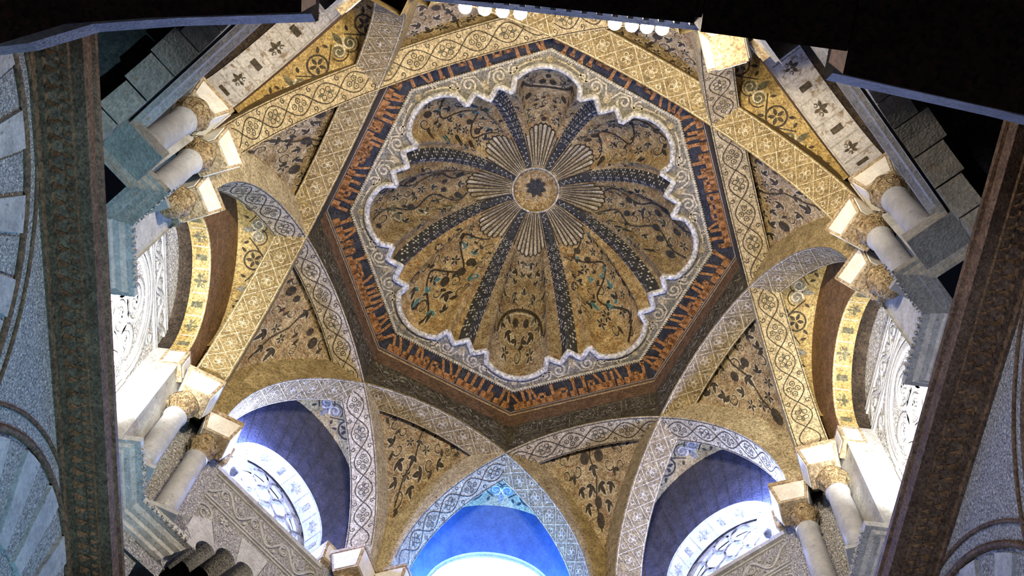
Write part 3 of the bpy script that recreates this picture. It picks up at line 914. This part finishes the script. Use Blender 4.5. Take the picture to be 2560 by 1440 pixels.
    # wall face outside the arch, from cornice to springing, and up behind the ribs
    U = WF * T22
    Ro = (GR + .03)
    zlow = 6.0 if not diag else (6.3 if nm.startswith('front') else 6.55)
    ztop = 10.35
    facem = {'left': 'plaster', 'right': 'plaster', 'front': 'web', 'back': 'shade'}.get(nm, 'stuccofine' if nm.startswith('front') else 'stucco')
    Rj = Ro if nm == 'front' else (R0 if not nm.startswith('back_') else .84)
    mb = MB()
    for sg in (-1, 1):                       # piers beside the opening
        mb.grid([[loc2(al, sg * u, WF, z) for u in (Rj, U)] for z in (zlow, 8.12)])
        if nm != 'front':
            mb.grid([[loc2(al, sg * u, v, 8.12) for (u, v) in ((Rj, WF), (U, WF), (U - .02, TV - .0), (Rj, TV))][:2], [loc2(al, sg * u, TV, 8.12) for u in (Rj, U - .01)]])
    mb.obj('pier_face', facem, W_)
    mb = MB()
    for sg in (-1, 1):
        mb.grid([[loc2(al, sg * u, WF, z) for u in (Ro - .05, U)] for z in (8.0, 10.6)])
    mb.obj('spandrel', 'brown', W_)
    if zb > zlow and nm != 'front':
        zt = zb
        if nm.startswith('front'):
            mb = MB(); n = 24; Rl, cl = .82, 6.42
            rows = [[], []]
            for j in range(n + 1):
                t = PI * j / n; rows[0].append(loc2(al, -Rl * math.cos(t), WF + .03, cl + Rl * math.sin(t)))
                x = -1.0 + 2.0 * j / n
                rows[1].append(loc2(al, max(-U, min(U, x * U * 1.0)), WF + .03, zt))
            mb.grid(rows)
            mb.grid([[loc2(al, -U, WF + .03, zt), loc2(al, -U, WF + .03, 6.0)], [loc2(al, -Rl, WF + .03, cl + .02), loc2(al, -Rl, WF + .03, 6.0)]])
            mb.grid([[loc2(al, U, WF + .03, zt), loc2(al, U, WF + .03, 6.0)], [loc2(al, Rl, WF + .03, cl + .02), loc2(al, Rl, WF + .03, 6.0)]])
            lw = mb.obj('carved_field', 'stuccofine', W_)
            SL = lambda x, y, al=al: loc2(al, x, WF + .03, y)
            q = []
            for zz in (7.42, 7.46, 7.76): q += ribbon([(-1.0, zz), (1.0, zz)], .018)
            for sg in (-1, 1):
                for xx in (.70, .76, .98): q += ribbon([(sg * xx, 8.05), (sg * xx, 6.6)], .018)
            st, lf = vine(-.66, .66, 7.60, .09, .36, .022); q += st + lf
            for sg in (-1, 1):
                q += spiral((sg * .55, 7.26), .10, 0, sg * 1.4, .022) + rosette((sg * .36, 7.34), .05, 6)
            relief('arabesque', q, SL, 'plaster', lw, .015, -1)
            # sill
            mb = MB(); mb.box8([loc2(al, -.66, WF - .02, zb - .05), loc2(al, .66, WF - .02, zb - .05), loc2(al, .66, 3.3, zb - .05), loc2(al, -.66, 3.3, zb - .05)],
                               [loc2(al, -.66, WF - .02, zb), loc2(al, .66, WF - .02, zb), loc2(al, .66, 3.3, zb), loc2(al, -.66, 3.3, zb)])
            mb.obj('sill', 'plaster', W_)
    # impost blocks of the wall arch
    if nm != 'front':
        for sg in (-1, 1):
            u0, u1 = sorted((sg * (R0 - .015), sg * (R0 + .16)))
            va, vb = TV - .03, v1
            mb = MB(); mb.box8([loc2(al, u0, va, 7.86), loc2(al, u1, va, 7.86), loc2(al, u1, vb, 7.86), loc2(al, u0, vb, 7.86)],
                               [loc2(al, u0 - .0, va, 8.11), loc2(al, u1, va, 8.11), loc2(al, u1, vb, 8.11), loc2(al, u0, vb, 8.11)])
            ib = mb.obj('impost', 'frame', W_)
            e = .03
            mb = MB(); mb.box8([loc2(al, u0 + e, va - .006, 7.89), loc2(al, u1 - e, va - .006, 7.89), loc2(al, u1 - e, va + .01, 7.89), loc2(al, u0 + e, va + .01, 7.89)],
                               [loc2(al, u0 + e, va - .006, 8.07), loc2(al, u1 - e, va - .006, 8.07), loc2(al, u1 - e, va + .01, 8.07), loc2(al, u0 + e, va + .01, 8.07)])
            mb.obj('impost_panel', 'panelwhite', ib)
            ui = sg * (R0 - .02)
            mb = MB(); mb.box8(*[[loc2(al, ui, va + e, z), loc2(al, ui + sg * .012, va + e, z), loc2(al, ui + sg * .012, vb - e, z), loc2(al, ui, vb - e, z)] for z in (7.89, 8.07)])
            mb.obj('impost_panel', 'panelwhite', ib)
    # carved ledge (cornice) on the pier faces
    prof = [(.0, 6.44), (.03, 6.45), (.035, 6.48), (.08, 6.495), (.09, 6.52), (.13, 6.53), (.16, 6.555), (.205, 6.56), (.205, 6.62), (.0, 6.62)]
    if nm not in ('back',):
        uj = .70 if not nm.startswith('back_') else .86
        for sg in (-1, 1):
            if (nm, sg) in (('back_left', 1), ('back_right', -1)): continue      # behind the beam
            mb = MB(); rows = []
            for key in range(3):
                row = []
                for (o, z) in prof:
                    if key == 0: q = (uj - o * .6, 3.18)
                    elif key == 1: q = (uj - o * .6, WF - o)
                    else: q = ((WF - o) * T22, WF - o)
                    row.append(loc2(al, sg * q[0], q[1], z))
                rows.append(row)
            mb.grid(rows); lg = mb.obj('ledge', 'stone' if nm.startswith('back') else 'plaster', W_)
            SLd = lambda x, y, al=al, sg=sg: loc2(al, sg * x, WF - .21, 6.545 + y)
            q = []
            for j in range(9): q += leaf((.66 + j * .05, .01), PI / 2, .05, .03)
            relief('ledge_leaves', q, SLd, 'stucco', lg, .012, -1 if sg > 0 else 1)

# ------------------------------------------------------------------ squinch arches under the corner walls
for nm, al, lobed in (('front_left', 135, True), ('front_right', 45, True), ('back_left', 225, False), ('back_right', 315, False)):
    A_ = empty('squinch_arch')
    tag(A_, {'front_left': 'lobed plaster arch over a dark hollow at the bottom-left corner',
             'front_right': 'lobed plaster arch under the front-right lattice window',
             'back_left': 'stone voussoir arch over the dark hollow, upper-left corner',
             'back_right': 'stone voussoir arch over the dark hollow, upper-right corner'}[nm], 'arch', 'corner squinch arches')
    if lobed: v0, v1, cz, Ri, Rout, nv = WF - .0, WF + .30, 6.42, .60, .93, 9
    else: v0, v1, cz, Ri, Rout, nv = 3.16, 3.36, 5.66, .84, 1.12, 9
    for k in range(nv):
        lo_, sp_ = (0, PI) if lobed else (R_(19), R_(142))
        a0, a1 = lo_ + sp_ * k / nv, lo_ + sp_ * (k + 1) / nv; g = .006
        if not lobed: j = random.uniform(-.035, .05)
        else: j = 0
        inn = []
        if lobed:
            c = (Ri * math.cos((a0 + a1) / 2), Ri * math.sin((a0 + a1) / 2)); rl = Ri * (a1 - a0) * .5
            am = (a0 + a1) / 2
            for t in np.linspace(-PI / 2, PI / 2, 9): inn.append((c[0] + rl * math.cos(am + t), c[1] + rl * math.sin(am + t)))
        else:
            inn = [(Ri * math.cos(a), Ri * math.sin(a)) for a in (a0 + g, (a0 + a1) / 2, a1 - g)]
        out = [(Rout * math.cos(a), Rout * math.sin(a)) for a in (a1 - g, (a0 + a1) / 2, a0 + g)]
        pl = inn + out
        mb = MB(); mb.prism([loc2(al, x, v0, cz + z) for x, z in pl], [loc2(al, x, v1 + j, cz + z) for x, z in pl])
        vo = mb.obj('voussoir', ('plaster' if k % 2 == 0 else 'stuccofine') if lobed else 'stone', A_)
    # hollow behind
    mb = MB(); rows = []
    for t in np.linspace(0, 1, 8):
        rr = Rout * math.cos(t * PI / 2 * .98); vv = v1 - .02 + .9 * math.sin(t * PI / 2)
        rows.append([loc2(al, -rr * math.cos(x), vv, cz + rr * math.sin(x) * 1.0) for x in np.linspace(0, PI, 17)])
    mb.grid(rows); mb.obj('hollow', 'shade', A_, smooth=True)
    if not lobed:
        # moulded sill edge above the arch
        mb = MB()
        pf = [(3.30, 6.52), (3.17, 6.52), (3.15, 6.56), (3.11, 6.58), (3.10, 6.62), (3.06, 6.65), (3.06, 6.72), (3.3, 6.74)]
        mb.grid([[loc2(al, u, v, z) for v, z in pf] for u in (-.95, 0, .95)])
        mb.obj('sill_moulding', 'stone', A_)
        mb = MB()
        mb.grid([[loc2(al, u, 3.14, z) for u in (-1.1, 1.1)] for z in (6.5, 6.9)])
        mb.obj('parapet', 'stone', A_)

# ------------------------------------------------------------------ windows
lb = {}
for i, (nm, al) in enumerate((('front', 90), ('front_left', 135), ('front_right', 45))):
    Wn = empty('window_%d' % (i + 1))
    tag(Wn, {'front': 'large arched window full of blue-white daylight, bottom middle', 'front_left': 'arched stone lattice window, bright, lower left', 'front_right': 'arched stone lattice window, bright, lower right'}[nm], kind='structure')
    if nm == 'front':
        R0, z0, v, zb = .66, 8.54, 3.22, 8.0
        mb = MB(); mb.fan([loc2(al, u, v, z) for u, z in prof_pts(R0, z0, zb, 32)]); mb.obj('pane', 'sky_pane', Wn)
        mb = MB(); mb.tube([loc2(al, u, v - .02, z) for u, z in prof_pts(R0 - .004, z0, zb, 32)], .007, 6); mb.obj('frame', 'plaster', Wn, smooth=True)
    else:
        R0, z0, v, zb = .62, 8.14, 3.24, 7.80
        mb = MB(); mb.fan([loc2(al, u, v + .05, z) for u, z in prof_pts(R0, z0, zb, 24)]); mb.obj('pane', 'sky_pane_small', Wn)
        # lattice of interlaced stems in front of the pane
        q = []
        rnd = random.Random(i)
        pr = .21
        for r_i in range(6):
            for c_i in range(-4, 5):
                c = (c_i * pr + (pr / 2 if r_i % 2 else 0), 7.86 + r_i * .16)
                if (c[1] < z0 and abs(c[0]) < .62) or math.hypot(c[0], c[1] - z0) < R0 - .02:
                    q += ring(c, .10 + rnd.uniform(-.012, .012), .026, 14)
                    q += [[(p[0], p[1]) for p in pp] for pp in ribbon([(c[0], c[1] + .1), (c[0] + pr / 2, c[1] + .03)], .02)]
        q += ribbon([(u, z) for u, z in prof_pts(R0 - .02, z0, zb, 24)], .06)
        relief('stone_lattice', q, lambda x, y, al=al: loc2(al, x, v, y), 'stone', Wn, .035, -1)

# ------------------------------------------------------------------ columns and rib imposts
def column(xy, zb, zt, rot, label, cat='column', block=True, shaft=True, bc=None, rad=.095, cap=True):
    c = empty('column'); tag(c, label, cat, 'marble colonnettes under the rib ends')
    x, y = xy
    if shaft:
        mb = MB(); mb.lathe((x, y, 0), [(rad * 1.04, zb + .10), (rad * 1.0, zb + .2), (rad * .97, (zb + zt) / 2), (rad * .92, zt - .235), (rad * 1.05, zt - .225), (rad * 1.05, zt - .205), (rad * .9, zt - .195)], 24)
        mb.obj('shaft', 'marble', c, smooth=True)
        mb = MB(); mb.lathe((x, y, 0), [(rad * 1.2, zb + .035), (rad * 1.24, zb + .05), (rad * 1.18, zb + .065), (rad * 1.12, zb + .075), (rad * 1.2, zb + .09), (rad * 1.05, zb + .105)], 20)
        h = rad * 1.25; ca, sa = math.cos(rot), math.sin(rot)
        qq = [(x + ca * a - sa * b, y + sa * a + ca * b) for a, b in ((-h, -h), (h, -h), (h, h), (-h, h))]
        mb.box8([(*p, zb) for p in qq], [(*p, zb + .035) for p in qq]); mb.obj('base', 'marble', c)
    # capital with two rows of leaves
    if cap:
        mb = MB()
        prof = []
        for t in np.linspace(0, 1, 12):
            prof.append((rad * (.90 + .42 * t ** 1.8), zt - .20 + .20 * t))
        def md(a, z):
            f = (z - (zt - .20)) / .20
            row = math.sin(a * 8) if f < .5 else math.sin(a * 8 + PI / 2)
            return 1 + .13 * max(0, row) * (abs(math.sin(f * 2 * PI)) ** .6) + (.10 * abs(math.cos(2 * (a - rot))) ** 3 if f > .75 else 0)
        mb.lathe((x, y, 0), prof, 40, md); cp = mb.obj('capital', 'capital', c, smooth=True)
        for k in range(8):
            a = rot + 2 * PI * k / 8; f = .5
            mb = MB(); rr = rad * 1.12
            q = []
            for (dr, dz, wd) in ((-.02, -.17, .025), (-.005, -.11, .030), (.015, -.06, .026), (.028, -.065, .010)):
                r1 = rr + dr; t = np.array([-math.sin(a), math.cos(a)]); p = np.array([x + r1 * math.cos(a), y + r1 * math.sin(a)])
                q.append([(p[0] - t[0] * wd, p[1] - t[1] * wd, zt + dz), (p[0] + t[0] * wd, p[1] + t[1] * wd, zt + dz)])
            mb.grid(q); mb.obj('acanthus_leaf', 'capital', cp)
    if block:
        bx, by = bc if bc is not None else xy
        ca, sa = math.cos(rot), math.sin(rot)
        def sq(h, z, dx=0): return [(bx + ca * a - sa * b, by + sa * a + ca * b, z) for a, b in ((-h, -h), (h, -h), (h, h), (-h, h))]
        mb = MB(); mb.box8(sq(.118, zt), sq(.160, zt + .21)); ib = mb.obj('impost', 'frame', c)
        mb = MB(); mb.box8(sq(.168, zt + .21), sq(.168, zt + .25)); mb.obj('impost_slab', 'frame', ib)
        for k in range(4):
            A, B = sq(.120, zt), sq(.162, zt + .21)
            p = [np.array(A[k]), np.array(A[(k + 1) % 4]), np.array(B[(k + 1) % 4]), np.array(B[k])]
            cen = sum(p) / 4; nrm = np.cross(p[1] - p[0], p[3] - p[0]); nrm /= np.linalg.norm(nrm)
            q = [cen + (pp - cen) * .85 for pp in p]
            mb = MB(); mb.prism([a - nrm * .01 for a in q], [a + nrm * .006 for a in q]); mb.obj('impost_panel', 'panelwhite', ib)
    return c

PIERS = {112.5: 'front window, left side', 157.5: 'front-left pier', 202.5: 'near-left pier', 247.5: 'top-left pier', 292.5: 'top-right pier', 337.5: 'near-right pier', 22.5: 'front-right pier', 67.5: 'front window, right side'}
for ph, pw in PIERS.items():
    # rib A: normal ph-45, its +s end;  rib B: normal ph+45, its -s end
    for nal, s, which in ((ph - 45, 1, 'A'), (ph + 45, -1, 'B')):
        t = loc2(nal, s * (RA + .0), DI + RW / 2, 0)
        xy = np.array(t[:2])
        rad_dir = np.array([math.cos(R_(ph)), math.sin(R_(ph))])
        cxy = xy + rad_dir * .075
        if ph in (247.5, 292.5) : shaft = False
        else: shaft = True
        side_a = math.degrees(math.atan2(cxy[1], cxy[0])) % 360
        # which side of the octagon does it stand on?
        near = min(SIDES, key=lambda q: abs((q[1] - side_a + 180) % 360 - 180))
        onm = near[0]
        if ph in (202.5, 337.5) and onm in ('left', 'right'): shaft = False
        txt = {True: 'grey marble column with leafy capital under a white-panelled block, %s, %s wall side',
               False: 'leafy capital with white-panelled block but no shaft, %s, %s wall side'}[shaft] % (pw, WORD[onm])
        hid = ph in (247.5, 292.5)
        if hid: txt = 'white-panelled rib block without column, %s, %s wall side' % (pw, WORD[onm])
        if hid and (onm == 'back' or ph == 247.5): continue
        column(cxy, 6.62, 7.70, R_(nal), txt, 'block' if hid else 'column', shaft=shaft, bc=xy, cap=not hid)
# jamb columns on the near corner walls
for nm, al in (('back_left', 225), ('back_right', 315)):
    for sg in (-1, 1):
        inner = (nm == 'back_left') == (sg < 0)
        if not inner: continue
        p = loc2(al, sg * .70, 2.98, 0)
        q4 = lambda z: [loc2(al, sg * u, v, z) for u, v in ((.56, 2.84), (.87, 2.84), (.87, 3.16), (.56, 3.16))]
        mb = MB(); mb.box8(q4(6.5), q4(6.62)); mb.obj('ledge_end', 'stone', bpy.data.objects['wall_' + nm])
        column(p[:2], 6.62, 7.66, R_(al), 'worn marble jamb column at the foot of the peeling %s corner arch' % WORD[nm], rad=.10)

# ------------------------------------------------------------------ lamps
def bulb(loc, lit, label):
    o = empty('lamp'); tag(o, label, 'lamp', 'bulbs along the near cornice')
    x, y, z = loc
    mb = MB(); mb.lathe((x, y, z), [(.004, -.045), (.022, -.040), (.034, -.022), (.038, 0), (.034, .02), (.02, .036), (.012, .045)], 16)
    mb.obj('bulb', 'bulb' if lit else 'panelwhite', o, smooth=True)
    mb = MB(); mb.lathe((x, y, z), [(.014, .043), (.018, .05), (.018, .09), (.012, .10)], 12); mb.obj('holder', 'metal', o, smooth=True)
    mb = MB(); mb.tube([(x, y, z + .095), (x, y - .02, z + .12), (x, y - .09, z + .12)], .006, 6); mb.obj('bracket', 'metal', o, smooth=True)
    if lit:
        light('lamp_light', 'SPOT', (x, y + .06, z), 135, WARM, target=(x * .6, y + .06 + .66, z + .75), size=.05, angle=124, blend=.55, parent=o)
        light('bulb_glow', 'POINT', (x, y + .06, z), 16, (1.0, .88, .72), size=.05, parent=o)
LX = [(-.495, True, 'round bulb at the left end of the near cornice'), (-.385, False, 'unlit round bulb, second from left on the near cornice'), (-.285, True, 'lit round bulb, third from left on the near cornice'), (-.185, True, 'lit round bulb, fourth from left on the near cornice'),
      (.345, True, 'lit round bulb, fourth from right on the near cornice'), (.44, True, 'lit round bulb, third from right on the near cornice'), (.525, True, 'lit round bulb, second from right on the near cornice'), (.61, True, 'lit round bulb at the right end of the near cornice')]
for x, lit, lab in LX: bulb((x, -2.835, 6.03), lit, lab)

def added_uplight(loc, target, energy, color, label, angle=70, head='metal', size=.05):  # uplights out of sight, added to brighten the side relief panels
    o = empty('spotlight'); tag(o, label, 'spotlight', 'unseen added uplights on the cornice')
    d = (Vector(target) - Vector(loc)).normalized(); L = Vector(loc)
    mb = MB(); mb.tube([L - d * .12, L - d * .02, L], .05, 12)
    mb.obj('housing', 'metal', o, smooth=True)
    mb = MB()
    x = d.orthogonal().normalized(); y = d.cross(x)
    mb.fan([L - d * .015 + (x * math.cos(a) + y * math.sin(a)) * .045 for a in np.linspace(0, 2 * PI, 17)[:-1]])
    mb.obj('lens', 'bulb', o)
    mb = MB(); b = L - d * .1; mb.tube([b, (b.x, b.y, b.z - .08)], .012, 6); mb.obj('foot', 'metal', o)
    light('spot_light', 'SPOT', L + d * .01, energy, color, target, size=size, angle=angle, parent=o)
    return o
added_uplight((-2.72, -.25, 6.28), (-3.2, .15, 7.3), 480, (1, .97, .92), 'unseen uplight added behind the left cornice to brighten the white relief panel', 76)
added_uplight((2.72, -.25, 6.28), (3.2, .15, 7.3), 480, (1, .97, .92), 'unseen uplight added behind the right cornice to brighten the white relief panel', 76)

def glare_lamp(al, u, v, z, label):
    p = loc2(al, u, v, z); o = empty('spotlight'); tag(o, label, 'spotlight', 'bright lamps in the front corner windows')
    mb = MB(); mb.lathe(p, [(.01, -.075), (.05, -.06), (.07, -.02), (.07, .02), (.05, .06), (.01, .075)], 16); mb.obj('bulb', 'bulb', o, smooth=True)
    mb = MB(); mb.lathe((p[0], p[1], p[2] - .12), [(.03, -.08), (.04, -.02), (.03, .05)], 12); mb.obj('holder', 'metal', o, smooth=True)
    q = loc2(al, u * .9, v - .12, z + .02)
    light('lamp_light', 'POINT', q, 130, (.27, .38, 1.0), size=.08, parent=o)
glare_lamp(135, .46, 2.98, 8.26, 'glaring white lamp at the left end of the front-left lattice window')
glare_lamp(45, -.46, 2.98, 8.26, 'glaring white lamp at the right end of the front-right lattice window')

def added_floor_light(loc, target, energy, color, label, angle=40):  # unseen floor uplights, added to give the lower walls their blue light
    o = empty('added_floor_lamp'); tag(o, label, 'lamp', 'unseen added uplights on the floor')
    x, y, z = loc
    mb = MB(); mb.lathe((x, y, -1.6), [(.16, 0), (.16, .02), (.05, .04), (.04, .12)], 16); mb.obj('base', 'metal', o)
    mb = MB(); mb.lathe((x, y, -1.5), [(.05, .02), (.10, .08), (.12, .2), (.11, .2), (.03, .1)], 16); mb.obj('housing', 'metal', o)
    light('added_floor_light', 'SPOT', (x, y, -1.25), energy, color, target, size=.08, angle=angle, parent=o)
added_floor_light((1.4, -.4, -1.3), (-2.9, -.5, 5.45), 1800, (.30, .66, .95), 'unseen floor uplight added to wash the left lower wall blue', 30)
added_floor_light((-1.4, -.4, -1.3), (2.9, -.1, 5.45), 900, (.55, .66, .95), 'unseen floor uplight added to wash the right lower wall with cool light', 30)
